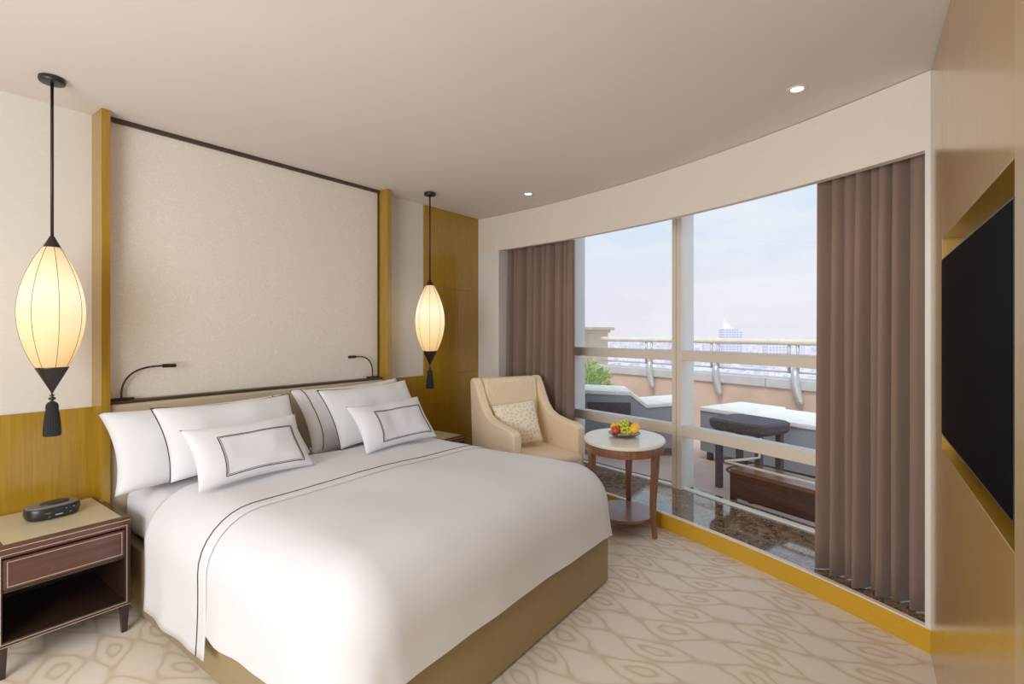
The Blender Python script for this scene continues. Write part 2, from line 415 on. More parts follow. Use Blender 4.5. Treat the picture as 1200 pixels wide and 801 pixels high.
# curtains
def curtain(y0, y1, d, lab, nfold, seed):
    rnd = random.Random(seed)
    ph = [rnd.uniform(-.5,.5) for _ in range(nfold*2+4)]; am = [rnd.uniform(.7,1.15) for _ in range(nfold*2+4)]
    ymid = (y0+y1)/2
    o = c0(ymid, d)
    t = thing('curtain', lab, 'curtain', (o[0], o[1], .12))
    def fn(i, j):
        s = i
        s_ = s + .035*math.sin(7*s+seed) + .018*math.sin(17*s+2*seed); k = s_*nfold
        z = .1195 + j*(2.52-.1195)
        w = 2*PI*k + .55*math.sin(2*PI*k*.37+seed) + .25*math.sin(3*j+seed)
        x, y = c0(y0+(y1-y0)*s, d + .062*math.sin(w)*(1-.35*j)*(.78+.32*math.sin(k*2.3+seed)) + .026*math.sin(k*3.1+seed)*(1-.5*j) + .012*math.sin(2*w+1)*(1-j) )
        y += .010*math.cos(w)
        return (x-o[0], y-o[1], z-.12)
    MB().grid(fn, nfold*14, 14).build('drape', M['curtain'], t, smooth=True, solid=.006)
    MB().strip([(p[0]-o[0], p[1]-o[1]) for p in arc(y0,y1,10,d-.012)], 2.40, 2.42, .024).build('track', M['white'], t)
    return t
curtain(-.085,.385,.135, 'taupe curtain gathered at the right of the window beside the television wall', 8, 3)
curtain(2.40,3.195,.17, 'taupe curtain gathered in the corner behind the beige armchair', 10, 5)

# ------------------------------------------------------------------ bed
BX, BHW = 1.835, .885
bed = thing('bed', 'king-size bed with white mattress on an olive-beige skirted base', 'bed', (BX,2.35,0))
def L_(mb, o): mb.v = [(x-o[0], y-o[1], z-o[2]) for x,y,z in mb.v]; return mb
bo = (BX,2.35,0)
L_(MB().box(BX-.875,BX+.875,1.315,3.355,.012,.345), bo).build('skirted_base', M['skirt'], bed, bevel=.012)
L_(MB().box(BX-.865,BX+.865,1.33,3.355,.345,.635), bo).build('mattress', M['linen'], bed, bevel=.09, bseg=6)
hb = thing('headboard', 'low padded beige headboard with dark wooden top rail between the gold posts', 'headboard', (BX,3.4,0))
ho = (BX,3.4,0)
L_(MB().box(.917,2.773,3.37,3.449,.02,1.052), ho).build('padding', M['hboard'], hb, bevel=.018, bseg=3)
L_(MB().box(.917,2.760,3.385,3.449,1.053,1.070), ho).build('top_rail', M['darkbead'], hb, bevel=.003)

def cover(name, Yh, Yf, half, r, zt, hemL, hemF, hemR, mat, foot=True, sd=0, obj_tag=None, crease=False, puff=.012):
    """bedding draped over the bed: a flat top whose rim rolls down to the hem"""
    per = []                                          # (inner point, outward normal, hem z, spine point)
    n1 = 30
    xi = half - r; yf = Yf + (r if foot else 0)
    for i in range(n1+1):
        y = Yh + (yf-Yh)*i/n1; per.append(((BX-xi, y), (-1,0), hemL, (BX, y)))
    if foot:
        for k in range(1,13):
            a = PI/2*k/13; hz = hemL+(hemF-hemL)*k/13
            per.append(((BX-xi, yf), (-math.cos(a), -math.sin(a)), hz, (BX, yf)))
        for i in range(0,31):
            x = BX-xi + 2*xi*i/30; per.append(((x, yf), (0,-1), hemF, (BX+(x-BX)*.0, yf)))
        for k in range(1,13):
            a = PI/2*k/13; hz = hemF+(hemR-hemF)*k/13
            per.append(((BX+xi, yf), (math.sin(a), -math.cos(a)), hz, (BX, yf)))
        for i in range(n1+1):
            y = yf + (Yh-yf)*i/n1; per.append(((BX+xi, y), (1,0), hemR, (BX, y)))
    else:
        mid = [((BX+xi, Yh + (yf-Yh)*i/n1), (1,0), hemR, (BX, Yh + (yf-Yh)*i/n1)) for i in range(n1+1)]
    def colpts(item, idx):
        (px, py), (nx, ny), hz, sp = item; out = []
        for k in range(15):
            f = k/15; out.append(Vector((sp[0]+(px-sp[0])*f, sp[1]+(py-sp[1])*f, zt)))
        for k in range(9):
            a = PI/2*k/8; out.append(Vector((px+nx*r*math.sin(a), py+ny*r*math.sin(a), zt-r+r*math.cos(a))))
        zb = zt - r
        for k in range(1,11):
            f = k/10; pq = px*1.0-py*1.1; wa = .35 if ny < -.5 else 1; fl = .010*f*f + wa*(.007*math.sin(pq*11+sd)*f + .004*math.sin(pq*23+sd*2)*f)
            if crease and abs(nx*ny) > .35: fl += .018*f
            out.append(Vector((px+nx*(r+fl), py+ny*(r+fl), zb+(hz-zb)*f + .003*wa*math.sin(pq*7+sd)*f)))
        for q in out:
            n = noise.noise(Vector((q.x*2.6+sd, q.y*2.6, q.z*2)))
            n2 = noise.noise(Vector((q.x*7+sd, q.y*5, q.z*5)))
            q.z += (n*puff + n2*.0025) * (.12+.88*max(0, 1-(zt-q.z)/.3)) + .012*max(0, 1-((q.x-BX)/.75)**2)
            w_ = min(1, max(0, (zt-q.z)/.2)); q.x += nx*n*.010*w_; q.y += ny*n*.010*w_
        return out
    mb = MB()
    def sheet(items):
        cols = [colpts(it, i) for i, it in enumerate(items)]
        m = len(cols[0]); vs = [q for c in cols for q in c]
        mb.add(vs, [(i*m+j, (i+1)*m+j, (i+1)*m+j+1, i*m+j+1) for i in range(len(cols)-1) for j in range(m-1)])
    if foot:
        sheet(per[:n1+1]); sheet(per[-n1-1:])
        cols = [colpts(it, i)[15:] for i, it in enumerate(per)][n1:-n1]; m = len(cols[0])
        mb.add([q for c in cols for q in c], [(i*m+j, (i+1)*m+j, (i+1)*m+j+1, i*m+j+1) for i in range(len(cols)-1) for j in range(m-1)])
    else: sheet(per); sheet(mid)
    return mb
duv = thing('duvet', 'white duvet covering the lower two thirds of the bed', 'duvet', (BX,1.9,.64))
do = (BX,1.9,.64)
o = L_(cover('duvet', 2.74, 1.268, .932, .22, .688, .25, .315, .25, None, True, 1.3, crease=True), do).build('quilt', M['linen'], duv, smooth=True, weld=.0008)
fold = L_(cover('fold', 2.80, 2.18, .936, .222, .693, .15, 0, .15, None, False, 1.3), do).build('turned_down_fold', M['linen'], duv, smooth=True, solid=.004, weld=.0008)
# black piping line across the fold
pl = []
src = cover('x', 2.80, 2.18, .939, .223, .696, .15, 0, .15, None, False, 1.3)
m_ = 34
def colat(base, y):                               # interpolate a column of the fold at depth y
    i = (2.80-y)/(2.80-2.18)*30; i0 = int(i); f = i-i0
    return [Vector(src.v[base+i0*m_+j])*(1-f) + Vector(src.v[base+(i0+1)*m_+j])*f for j in range(m_)]
cl = colat(0, 2.245)[::-1]; cr = colat(31*m_, 2.245)[1:]
path = [p - Vector(do) for p in cl + cr]
MB().tube(path, .0027, 6).build('piping', M['piping'], fold, smooth=True)

# pillows
def pillow_pt(u, v, w, h, T, ear=.05, side=1, sd=0):
    x = w/2*u*(1-ear*(1-v*v)); y = h/2*v*(1-ear*1.3*(1-u*u))
    b = max(0, (1-abs(u)**3.2))*max(0, (1-abs(v)**3.2))
    z = T*b**.55
    n = noise.noise(Vector((x*6+sd, y*6, sd*3.1))) * .018 * (b**.4) + noise.noise(Vector((x*15+sd, y*13, sd))) * .004*(b**.4)
    return Vector((x, y, side*(z) + n))
def surf(w, h, T, sd, mb, ear=.05):
    n = 30
    def rem(t): t = 2*t-1; return math.copysign(abs(t)**.75, t)
    mb.grid(lambda i, j: pillow_pt(rem(i), rem(j), w, h, T, ear, 1, sd), n, n)
    mb.grid(lambda i, j: pillow_pt(rem(i), rem(j), w, h, T, ear, -1, sd), n, n)
    return mb
def pillow(name, lab, cx, yb, zb, w, h, T, lean, pip, sd, grp, yaw=0, roll=0, cat='pillow', mat=None, ear=.08, rx=0, ry=0):
    l = R(lean); c = Vector((cx, yb + h/2*math.sin(l), zb + h/2*math.cos(l)))
    t = thing(name, lab, cat, c, (PI/2-l, R(roll), R(yaw)), grp)
    o = surf(w, h, T, sd, MB(), ear).build('pillowcase' if cat == 'pillow' else 'cushion_cover', mat or M['linen2'], t, smooth=True)
    md = o.modifiers.new('weld', 'WELD'); md.merge_threshold = .0006
    if pip == 'edge':
        pts = []
        K = 24
        for (a, b) in (((-1,-1),(1,-1)), ((1,-1),(1,1)), ((1,1),(-1,1)), ((-1,1),(-1,-1))):
            for i in range(K):
                f = i/K; u = a[0]+(b[0]-a[0])*f; v = a[1]+(b[1]-a[1])*f
                pts.append(pillow_pt(u, v, w, h, T, ear, 1, sd))
        MB().tube(pts, .003, 6, True).build('piping', M['piping'], o, smooth=True)
    if pip in ('left','right'):
        u = -.86 if pip == 'left' else .86
        pts = [pillow_pt(u, -.97+1.94*i/30, w, h, T, ear, 1, sd)+Vector((0,0,.002)) for i in range(31)]
        MB().tube(pts, .0028, 6).build('piping', M['piping'], o, smooth=True)
    if pip == 'rect':
        for k, (a, b, r) in enumerate(((.70,.66,.0022), (.672,.62,.0010))):
            cs = [(-a,-b),(a,-b),(a,b),(-a,b)]; pts = []
            for q in range(4):
                p0, p1 = cs[q], cs[(q+1) % 4]
                for i in range(16):
                    f = i/16; pts.append(pillow_pt(p0[0]+(p1[0]-p0[0])*f+rx, p0[1]+(p1[1]-p0[1])*f+ry, w, h, T, ear, 1, sd)+Vector((0,0,.0015)))
            MB().tube(pts, r, 6, True).build('piping', M['piping'], o, smooth=True)
    return t
pillow('pillow', 'plain white king pillow leaning on the headboard, nearest the clock radio', 1.325,2.99,.658,.98,.46,.082,35,'right',1,'pillows on the bed', roll=0)
pillow('pillow', 'white king pillow leaning on the headboard on the side away from the clock radio', 2.335,2.99,.66,.92,.48,.082,33,'left',2,'pillows on the bed', roll=-1)
pillow('pillow', 'black-edged white pillow in the middle layer, nearer the clock radio', 1.37,2.785,.718,.75,.42,.066,36,'edge',3,'pillows on the bed')
pillow('pillow', 'black-edged white pillow in the middle layer, nearer the armchair', 2.32,2.785,.712,.76,.435,.066,35,'edge',4,'pillows on the bed', roll=-1)
pillow('pillow', 'small white pillow with black rectangle, front of the stack nearer the clock radio', 1.315,2.54,.716,.60,.325,.055,36,'rect',5,'pillows on the bed', yaw=2, rx=.09, ry=-.18)
pillow('pillow', 'small white pillow with black rectangle, front of the stack nearer the armchair', 2.245,2.535,.716,.62,.33,.055,36,'rect',6,'pillows on the bed', yaw=2, rx=.12, ry=-.16)

# ------------------------------------------------------------------ nightstands
def nightstand(loc, lab):
    t = thing('nightstand', lab, 'nightstand', loc, group='nightstands beside the bed')
    w, d = .2325, .255                                # half sizes, front is -y
    f = MB().box(-w,w,-d,d,.505,.553)                 # top frame
    f.build('top_frame', M['walnut'], t, bevel=.002)
    MB().box(-w+.028,w-.028,-d+.03,d-.012,.5535,.5555).build('stone_top', M['stone'], t)
    b = MB()
    b.box(-w,-w+.02,-d,d,.13,.505); b.box(w-.02,w,-d,d,.13,.505); b.box(-w+.02,w-.02,-d,d,.13,.155); b.box(-w+.02,w-.02,d-.015,d,.155,.505); b.box(-w+.02,w-.02,-d+.01,d-.015,.355,.367)
    b.build('carcass', M['darkwood'], t, bevel=.0015)
    dr = MB().box(-w+.022,w-.022,-d-.003,-d+.25,.372,.497).build('drawer', M['walnut'], t, bevel=.002)
    def rect(x0,x1,z0,z1,y,r): 
        m = MB()
        m.box(x0,x1,y-.0015,y,z0,z0+r); m.box(x0,x1,y-.0015,y,z1-r,z1); m.box(x0,x0+r,y-.0015,y,z0+r,z1-r); m.box(x1-r,x1,y-.0015,y,z0+r,z1-r); return m
    rect(-w+.034,w-.034,.382,.488,-d-.003,.0022).build('inlay_line', M['inlay'], dr)
    rect(-w+.013,w-.013,.146,.518,-d,.0022).build('inlay_line', M['inlay'], t)
    MB().box(-w,w,-d-.0015,-d,.540,.5425).build('inlay_line', M['inlay'], t)
    MB().box(-w,w,-d-.0015,-d,.134,.136).build('inlay_line', M['inlay'], t)
    for sx in (-1,1):
        for sy in (-1,1):
            x, y = sx*(w-.02), sy*(d-.02)
            MB().add([(x-.017,y-.017,.13),(x+.017,y-.017,.13),(x+.017,y+.017,.13),(x-.017,y+.017,.13),(x-.011,y-.011,0),(x+.011,y-.011,0),(x+.011,y+.011,0),(x-.011,y+.011,0)],
                     [(0,1,2,3),(7,6,5,4),(0,4,5,1),(1,5,6,2),(2,6,7,3),(3,7,4,0)]).build('leg', M['darkwood'], t)
    return t
ns = nightstand((.6575,3.218,0), 'brown wooden nightstand with cream top that holds the black clock radio')
n2 = copy_tree(ns); n2.location = (3.09,3.218,0); n2['label'] = 'brown wooden nightstand with bare cream top between bed and armchair'

# clock radio
ck = thing('clock_radio', 'small black clock radio on the nightstand', 'clock radio', (.665,3.27,.556), (0,0,R(4)))
def rr(w, d, n=2.8, seg=40):
    return [(math.copysign(abs(math.cos(a))**(2/n), math.cos(a))*w, math.copysign(abs(math.sin(a))**(2/n), math.sin(a))*d) for a in [2*PI*k/seg for k in range(seg)]]
def loft(secs):
    mb = MB(); n = len(secs[0][0]); vs = []
    for pl_, z, dy in secs: vs += [(p[0], p[1]+dy, z) for p in pl_]
    fs = [(i*n+k, i*n+(k+1) % n, (i+1)*n+(k+1) % n, (i+1)*n+k) for i in range(len(secs)-1) for k in range(n)]
    return mb.add(vs, fs + [tuple(range(n))[::-1], tuple((len(secs)-1)*n+k for k in range(n))])
loft([(rr(.085,.055),0,0), (rr(.098,.066),.008,0), (rr(.104,.070),.03,0), (rr(.102,.068),.052,0), (rr(.099,.065),.058,0)]).build('body', M['clock'], ck, smooth=True, bevel=.002)
loft([(rr(.099,.065),.0582,0), (rr(.094,.060),.062,0)]).build('top_panel', M['dial'], ck)
MB().lathe([(.055,0),(.055,.004),(.050,.007),(0,.007)], 32, (.01,0,.062), 1, .62).build('snooze_button', M['clock'], ck, smooth=False)
for x, z, w in ((-.03,.018,.006),(.05,.022,.005),(-.034,.036,.012),(.034,.042,.004),(.062,.044,.006)):
    MB().lathe([(0,-.0015),(w*.8,-.0012),(w*.8,.0012),(0,.0015)], 14, (x,-.0695,z), 1, 1).build('button', M['dial'], ck)
MB().box(-.008,.02,-.0712,-.069,.019,.0235).build('nameplate', M['mark'], ck)

# ------------------------------------------------------------------ pendants
def pendant(loc, lab):
    t = thing('pendant_lamp', lab, 'pendant lamp', (loc[0], loc[1], CEIL), group='silk lantern pendants')
    z = lambda w: w-CEIL
    MB().lathe([(0,0),(.047,0),(.050,-.006),(.050,-.020),(.046,-.026),(0,-.026)], 32).build('canopy', M['black'], t, smooth=True, bevel=.001)
    MB().tube([(0,0,-.02),(0,0,z(1.885))], .0065, 10).build('rod', M['black'], t, smooth=True)
    MB().lathe([(0,z(1.895)),(.009,z(1.89)),(.034,z(1.838)),(0,z(1.838))], 24).build('top_cone', M['black'], t)
    zc = (1.840+1.283)/2
    def rad(s):                                     # s: 0 bottom .. 1 top
        a, b = .058, .032
        return a*(1-s)+b*s + (.122-.044)*math.sin(PI*s**.98)**.86
    NR = 8; K = 26
    prof = [(rad(i/K), -.2785+.557*i/K) for i in range(K+1)]
    sh = MB(); seg = 64; vs = []; fs = []
    for (r, zz) in prof:
        for k in range(seg):
            a = 2*PI*k/seg; f = 1-.022*abs(math.sin(a*NR/2)); vs.append((r*f*math.cos(a), r*f*math.sin(a), zz))
    for i in range(K):
        for k in range(seg): fs.append((i*seg+k, i*seg+(k+1) % seg, (i+1)*seg+(k+1) % seg, (i+1)*seg+k))
    so = sh.add(vs, fs).build('lamp_shade', M['shade'], t, smooth=True, loc=(0,0,z(zc)))
    for k in range(NR):
        a = 2*PI*k/NR + 0
        MB().tube([((r+.0006)*math.cos(a), (r+.0006)*math.sin(a), zz) for r, zz in prof], .0012, 5).build('rib', M['stem'], so)
    MB().lathe([(0,z(1.285)),(.060,z(1.285)),(.060,z(1.279)),(.004,z(1.166)),(0,z(1.166))], 28).build('bottom_cone', M['black'], t)
    MB().lathe([(0,z(1.168)),(.004,z(1.165)),(.004,z(1.158)),(.011,z(1.153)),(.004,z(1.147)),(.014,z(1.141)),(.014,z(1.135)),(.004,z(1.130)),(.010,z(1.124)),(0,z(1.12))], 18).build('bead', M['black'], t, smooth=True)
    ts = MB(); sg = 40; pr = [(0,1.124),(.014,1.122),(.021,1.112),(.023,1.098),(.022,1.09),(.026,1.06),(.030,1.02),(.032,.975),(.030,.966),(0,.966)]
    vs = [((r*(1+.05*(k % 2)))*math.cos(2*PI*k/sg), (r*(1+.05*(k % 2)))*math.sin(2*PI*k/sg), z(zz)) for r, zz in pr for k in range(sg)]
    ts.add(vs, [(i*sg+k, i*sg+(k+1) % sg, (i+1)*sg+(k+1) % sg, (i+1)*sg+k) for i in range(len(pr)-1) for k in range(sg)]).build('tassel', M['tassel'], t)
    return t
pd = pendant((.636,3.13), 'silk lantern pendant with black tassel hanging above the clock radio')
p2 = copy_tree(pd); p2.location = (3.075,3.15,CEIL); p2['label'] = 'silk lantern pendant with black tassel hanging near the armchair corner'

# reading lamps
def reading(x, s, lab):
    t = thing('reading_lamp', lab, 'reading lamp', (x,3.415,1.071), group='gooseneck reading lamps on the headboard')
    MB().box(-.045,.055,-.022,.022,0,.012).build('base', M['bronze'], t, bevel=.003)
    pts = [(0,0,.01),(0,0,.05),(s*.01,-.005,.095),(s*.035,-.01,.135),(s*.075,-.018,.163),(s*.12,-.024,.176),(s*.165,-.03,.180),(s*.19,-.032,.180)]
    fine = []
    for i in range(len(pts)-1):
        for k in range(4):
            f = k/4; p0 = Vector(pts[max(i-1,0)]); p1 = Vector(pts[i]); p2_ = Vector(pts[i+1]); p3 = Vector(pts[min(i+2,len(pts)-1)])
            fine.append(.5*((2*p1)+(p2_-p0)*f+(2*p0-5*p1+4*p2_-p3)*f*f+(3*p1-p0-3*p2_+p3)*f**3))
    fine.append(Vector(pts[-1]))
    MB().tube(fine, .0055, 10).build('gooseneck', M['bronze'], t, smooth=True)
    MB().tube([(s*.185,-.032,.180),(s*.188,-.032,.180),(s*.252,-.034,.179),(s*.254,-.034,.179)], [.008,.0115,.0115,.010], 14).build('lamp_head', M['bronze'], t, smooth=False)
    return t
reading(.985, 1, 'dark gooseneck reading lamp on the headboard nearest the clock radio')
reading(2.685, -1, 'dark gooseneck reading lamp on the headboard nearest the armchair')

# ------------------------------------------------------------------ armchair (local: x across, -y front)
ang = math.atan2(-.4, .915)                         # facing direction (-.4,-.915)
ac = thing('armchair', 'beige upholstered armchair with sloping arms in the corner by the window', 'armchair', (3.53,2.44,0), (0,0,ang))
# local frame: y=+.37 back, y=-.40 front
def side(sx):
    prof = [(.40,.13),(.42,.60),(.43,1.015),(.405,1.045),(.355,1.04),(.305,.985),(.255,.90),(.20,.815),(.13,.755),(.03,.722),(-.10,.705),(-.24,.695),(-.300,.680),(-.318,.65),(-.318,.13)]
    x0, x1 = (.255, .335); mb = MB(); n = len(prof)
    vs = []
    for xx in (x0, x1):
        for (y, z) in prof:
            flare = .035*max(0, (z-.4))                 # opens outwards towards the top
            vs.append((sx*(xx+flare*.6), y, z))
    mb.add(vs, [tuple(range(n)), tuple(range(n, 2*n))[::-1]] + [(i, (i+1) % n, n+(i+1) % n, n+i) for i in range(n)])
    return mb
for sx in (-1,1): side(sx).build('arm', M['chair'], ac, bevel=.022, bseg=4)
def backf(i, j):
    x = (-.262+.524*i); z = .40+.635*j
    y = .27 + .07*j + .045*(2*i-1)**2*0
    return (x, y, z)
bk = MB()
pb = [(.215,.36),(.235,.55),(.285,1.02),(.31,1.04),(.395,1.04),(.42,1.02),(.40,.13),(.30,.13)]
bk.add([(x, y, z) for x in (-.262,.262) for y, z in pb], [tuple(range(8))[::-1], tuple(range(8,16))] + [(i, (i+1) % 8, 8+(i+1) % 8, 8+i) for i in range(8)])
bk.build('backrest', M['chair'], ac, bevel=.025, bseg=4)
MB().box(-.253,.253,-.42,.24,.345,.475).build('seat_cushion', M['chair'], ac, bevel=.035, bseg=5)
MB().box(-.253,.253,-.345,.28,.13,.342).build('seat_base', M['chairside'], ac, bevel=.012)
for x in (-.26,.26):
    for y in (-.28,.36):
        MB().lathe([(.014,0),(.022,.13),(0,.13)], 12, (x,y,0)).build('leg', M['darkwood'], ac)
fx, fy = -.4, -.915
q = Vector((3.53,2.44)) + Vector((-.09,.20))*1.0
ca, sa = math.cos(ang), math.sin(ang)
lx, ly = -.02, .04
pillow('cushion', 'square cream patterned cushion on the beige armchair', 3.53+ca*lx-sa*ly, 2.44+sa*lx+ca*ly, .497, .385,.375,.06,24,None,9,None, yaw=math.degrees(ang)-14, roll=-6, cat='cushion', mat=M['jacq'], ear=.04)

# ------------------------------------------------------------------ round table + fruit
TX, TY = 3.52, 1.585
view = math.atan2(TY, TX)                           # away from the camera
RV = Matrix.Rotation(view, 4, 'Z')
tb = thing('side_table', 'round side table with white top and tapered brown legs holding the fruit', 'table', (TX,TY,0))
tb.scale = (1,1,1.075)
MB().lathe([(0,.602),(.288,.602),(.294,.607),(.294,.619),(.288,.625),(0,.625)], 64, sx=1.24, M=RV).build('table_top', M['tabletop'], tb, smooth=False)
MB().lathe([(0,.545),(.262,.545),(.280,.548),(.283,.575),(.283,.602),(0,.602)], 64, sx=1.24, M=RV).build('apron', M['walnut_leg'], tb, smooth=False)
for k, ang_d in enumerate((0-8, 118, 235)):
    a = view + R(ang_d) ; dx, dy = math.cos(a), math.sin(a); tx_, ty_ = -dy, dx; es = 1+.10*math.cos(a-view)**2
    secs = [(.255,.60,.030,.022),(.250,.45,.027,.019),(.236,.25,.022,.016),(.236,.10,.019,.014),(.250,0,.016,.012)]
    vs = []
    for rr_, z, wt, wd in secs:
        for (p, q_) in ((-1,-1),(1,-1),(1,1),(-1,1)): vs.append((dx*(rr_*es+q_*wd)+tx_*p*wt, dy*(rr_*es+q_*wd)+ty_*p*wt, z))
    fs = [(i*4+k2, i*4+(k2+1) % 4, (i+1)*4+(k2+1) % 4, (i+1)*4+k2) for i in range(4) for k2 in range(4)] + [(3,2,1,0),(16,17,18,19)]
    MB().add(vs, fs).build('leg', M['walnut_leg'], tb, bevel=.003)
MB().lathe([(0,.105),(.215,.105),(.222,.110),(.222,.120),(.215,.125),(0,.125)], 48, sx=1.06, M=RV).build('lower_shelf', M['walnut_leg'], tb)
FX, FY = TX+.03, TY+.012
pt = tag(MB().lathe([(0,.0),(.06,.0),(.085,.006),(.112,.020),(.118,.027),(.112,.024),(.08,.011),(.0,.006)], 48).build('plate', M['plate'], smooth=True, loc=(FX,FY,.6725)), 'shallow brown plate of fruit on the round table', 'plate')
rt = Vector((.596,-.803,0)); fw = Vector((.803,.596,0))
def fruit(r, f, z): p = Vector((FX,FY,0)) + rt*r + fw*f; return (p.x, p.y, z+.047)
def apple(loc, lab, s, rot, mat):
    t = thing('apple', lab, 'fruit', loc, rot, 'fruit on the plate')
    prof = [(0,-.026),(.010,-.031),(.022,-.027),(.033,-.012),(.037,.004),(.033,.020),(.022,.030),(.010,.031),(.003,.025),(0,.024)]
    MB().lathe([(r*s, z*s) for r, z in prof], 24).build('flesh', mat, t, smooth=True)
    MB().tube([(0,0,.022*s),(.002,0,.034*s),(.005,.001,.042*s)], .0016, 6).build('stem', M['stem'], t)
    return t
apple(fruit(-.070,-.030,.673), 'red apple at the left of the fruit plate', .95, (R(20),R(-25),0), M['apple'])
apple(fruit(.045,.052,.690), 'red apple at the back of the fruit plate behind the mango', 1.0, (R(-15),R(20),0), M['apple'])
apple(fruit(-.055,.052,.682), 'yellow apple behind the grapes on the fruit plate', 1.0, (0,R(-10),0), M['mango'])
mg = thing('mango', 'yellow mango at the right front of the fruit plate', 'fruit', fruit(.066,-.028,.681), (0,R(-20),math.atan2(rt.y, rt.x)+R(18)), 'fruit on the plate')
MB().lathe([(0,-.055),(.012,-.052),(.026,-.036),(.035,-.008),(.036,.015),(.029,.037),(.016,.050),(0,.054)], 24, M=Matrix.Rotation(R(70),4,'Y')).build('flesh', M['mango'], mg, smooth=True)
MB().tube([(.051,0,.018),(.057,0,.020)], .003, 6).build('stem', M['stem'], mg)
gr = thing('grape_bunch', 'bunch of green grapes heaped in the middle of the fruit plate', 'fruit', fruit(0,0,.64), (0,0,0), 'fruit on the plate')
rnd = random.Random(3); pts = []
tries = 0
while len(pts) < 50 and tries < 6000:
    tries += 1
    x = rnd.gauss(0,.022); f = rnd.uniform(-.085,.04); z = rnd.uniform(.018,.116)
    if z > .118 - abs(f)*.75 - abs(x)*.8: continue
    if abs(x) > .034: continue
    p = rt*x + fw*f + Vector((0,0,z))
    if all((p-q_).length > .0185 for q_ in pts): pts.append(p)
sph = [(0,-.0115),(.0055,-.0100),(.0095,-.0055),(.0105,0),(.0095,.0055),(.0055,.0100),(0,.0115)]
g0 = None
for p in pts:
    if g0 is None:
        g0 = MB().lathe(sph, 14).build('grape', M['grape'], gr, smooth=True); g0.location = p
    else:
        g = g0.copy(); col.objects.link(g); g.parent = gr; g.location = p
MB().tube([tuple(rt*0+fw*-.05+Vector((0,0,.02))), tuple(fw*-.01+Vector((0,0,.055))), tuple(fw*.02+Vector((0,0,.090))), tuple(fw*.03+Vector((0,0,.10)))], .002, 6).build('stem', M['stem'], gr)

# ------------------------------------------------------------------ downlights
def downlight(x, y, lab):
    t = thing('downlight', lab, 'ceiling light', (x,y,CEIL), group='recessed ceiling downlights')
    MB().lathe([(.026,-.0005),(.030,-.004),(.044,-.004),(.046,-.0005)], 32).build('rim', M['white'], t, smooth=False)
    MB().lathe([(0,-.0015),(.027,-.0015),(.027,-.0005),(0,-.0005)], 24).build('lens', M['lens'], t)
    l = bpy.data.lights.new('downlight_lamp', 'SPOT'); l.energy = 12; l.spot_size = R(95); l.spot_blend = .9; l.shadow_soft_size = .03; l.color = (1,.9,.78)
    o = bpy.data.objects.new('spot', l); col.objects.link(o); o.parent = t; o.location = (0,0,-.02)
downlight(2.82,.37, 'recessed downlight in the ceiling near the right curtain')
downlight(3.60,2.50, 'recessed downlight in the ceiling above the armchair')

# ------------------------------------------------------------------ terrace
def px(y, d=0): return 7.1 + .42*(y-.8) - .03*(y-.8)**2 + d
def parc(y0, y1, n=30, d=0): return [(px(y0+(y1-y0)*i/n, d), y0+(y1-y0)*i/n) for i in range(n+1)]
struct(MB().prism([(3.4,-4),(3.58,-.6),(4.46,1.45),(4.75,2.65),(4.9,8)] + parc(-4,8)[::-1], -.12, 0).build('terrace_floor', M['tfloor']), 'pinkish tiled terrace floor outside the window')
pp = struct(MB().strip(parc(-4,8), 0, .73, .28).build('parapet', M['brick']), 'pink rendered parapet wall of the terrace')
for i in range(9):
    y0 = -4+i*1.33
    MB().strip(parc(y0+.006,y0+1.324,6,-.03), .73, .85, .34).build('coping', M['coping'], pp, bevel=.008)
rl = thing('railing', 'cream metal railing on brackets above the terrace parapet', 'railing', (px(2),2,0))
ro = (px(2),2,0)
L_(MB().tube([(x, y, 1.315) for x, y in parc(-4,4.08,30,-.02)], .040, 12), ro).build('top_rail', M['cream'], rl, smooth=True)
L_(MB().tube([(x, y, 1.02) for x, y in parc(-4,4.08,30,.02)], .017, 10), ro).build('lower_rail', M['steel'], rl, smooth=True)
L_(MB().tube([(x, y, .94) for x, y in parc(-4,4.08,30,.02)], .012, 10), ro).build('lower_rail', M['steel'], rl, smooth=True)
for y in (3.13,2.02,.98,-.1,-1.2,-2.3):
    for dy in (-.05,.05):
        L_(MB().tube([(px(y+dy,-.02), y+dy, 1.30), (px(y+dy,-.01), y+dy, .93)], .019, 8), ro).build('post', M['steel'], rl, smooth=True)
    pr = [(-.01,.99),(-.04,.93),(-.055,.87),(-.06,.80),(-.065,.72),(-.08,.65),(-.10,.59),(-.11,.56)]
    L_(MB().tube([(px(y,a), y-.55*max(0,.95-z)**2-.02, z) for a, z in pr], [.03,.045,.052,.054,.052,.046,.036,.024], 10), ro).build('bracket', M['steel'], rl, smooth=True)
# end pier
pr_ = thing('stone_pier', 'beige stone pier with moulded cap at the end of the railing', 'pier', (8.55,5.03,0))
MB().box(-.62,.5,-.62,1.2,0,1.42).build('shaft', M['beige'], pr_)
MB().box(-.66,.54,-.66,1.24,1.42,1.47).build('moulding', M['stone'], pr_, bevel=.01)
MB().box(-.72,.60,-.72,1.3,1.47,1.53).build('cap', M['beige'], pr_, bevel=.008)
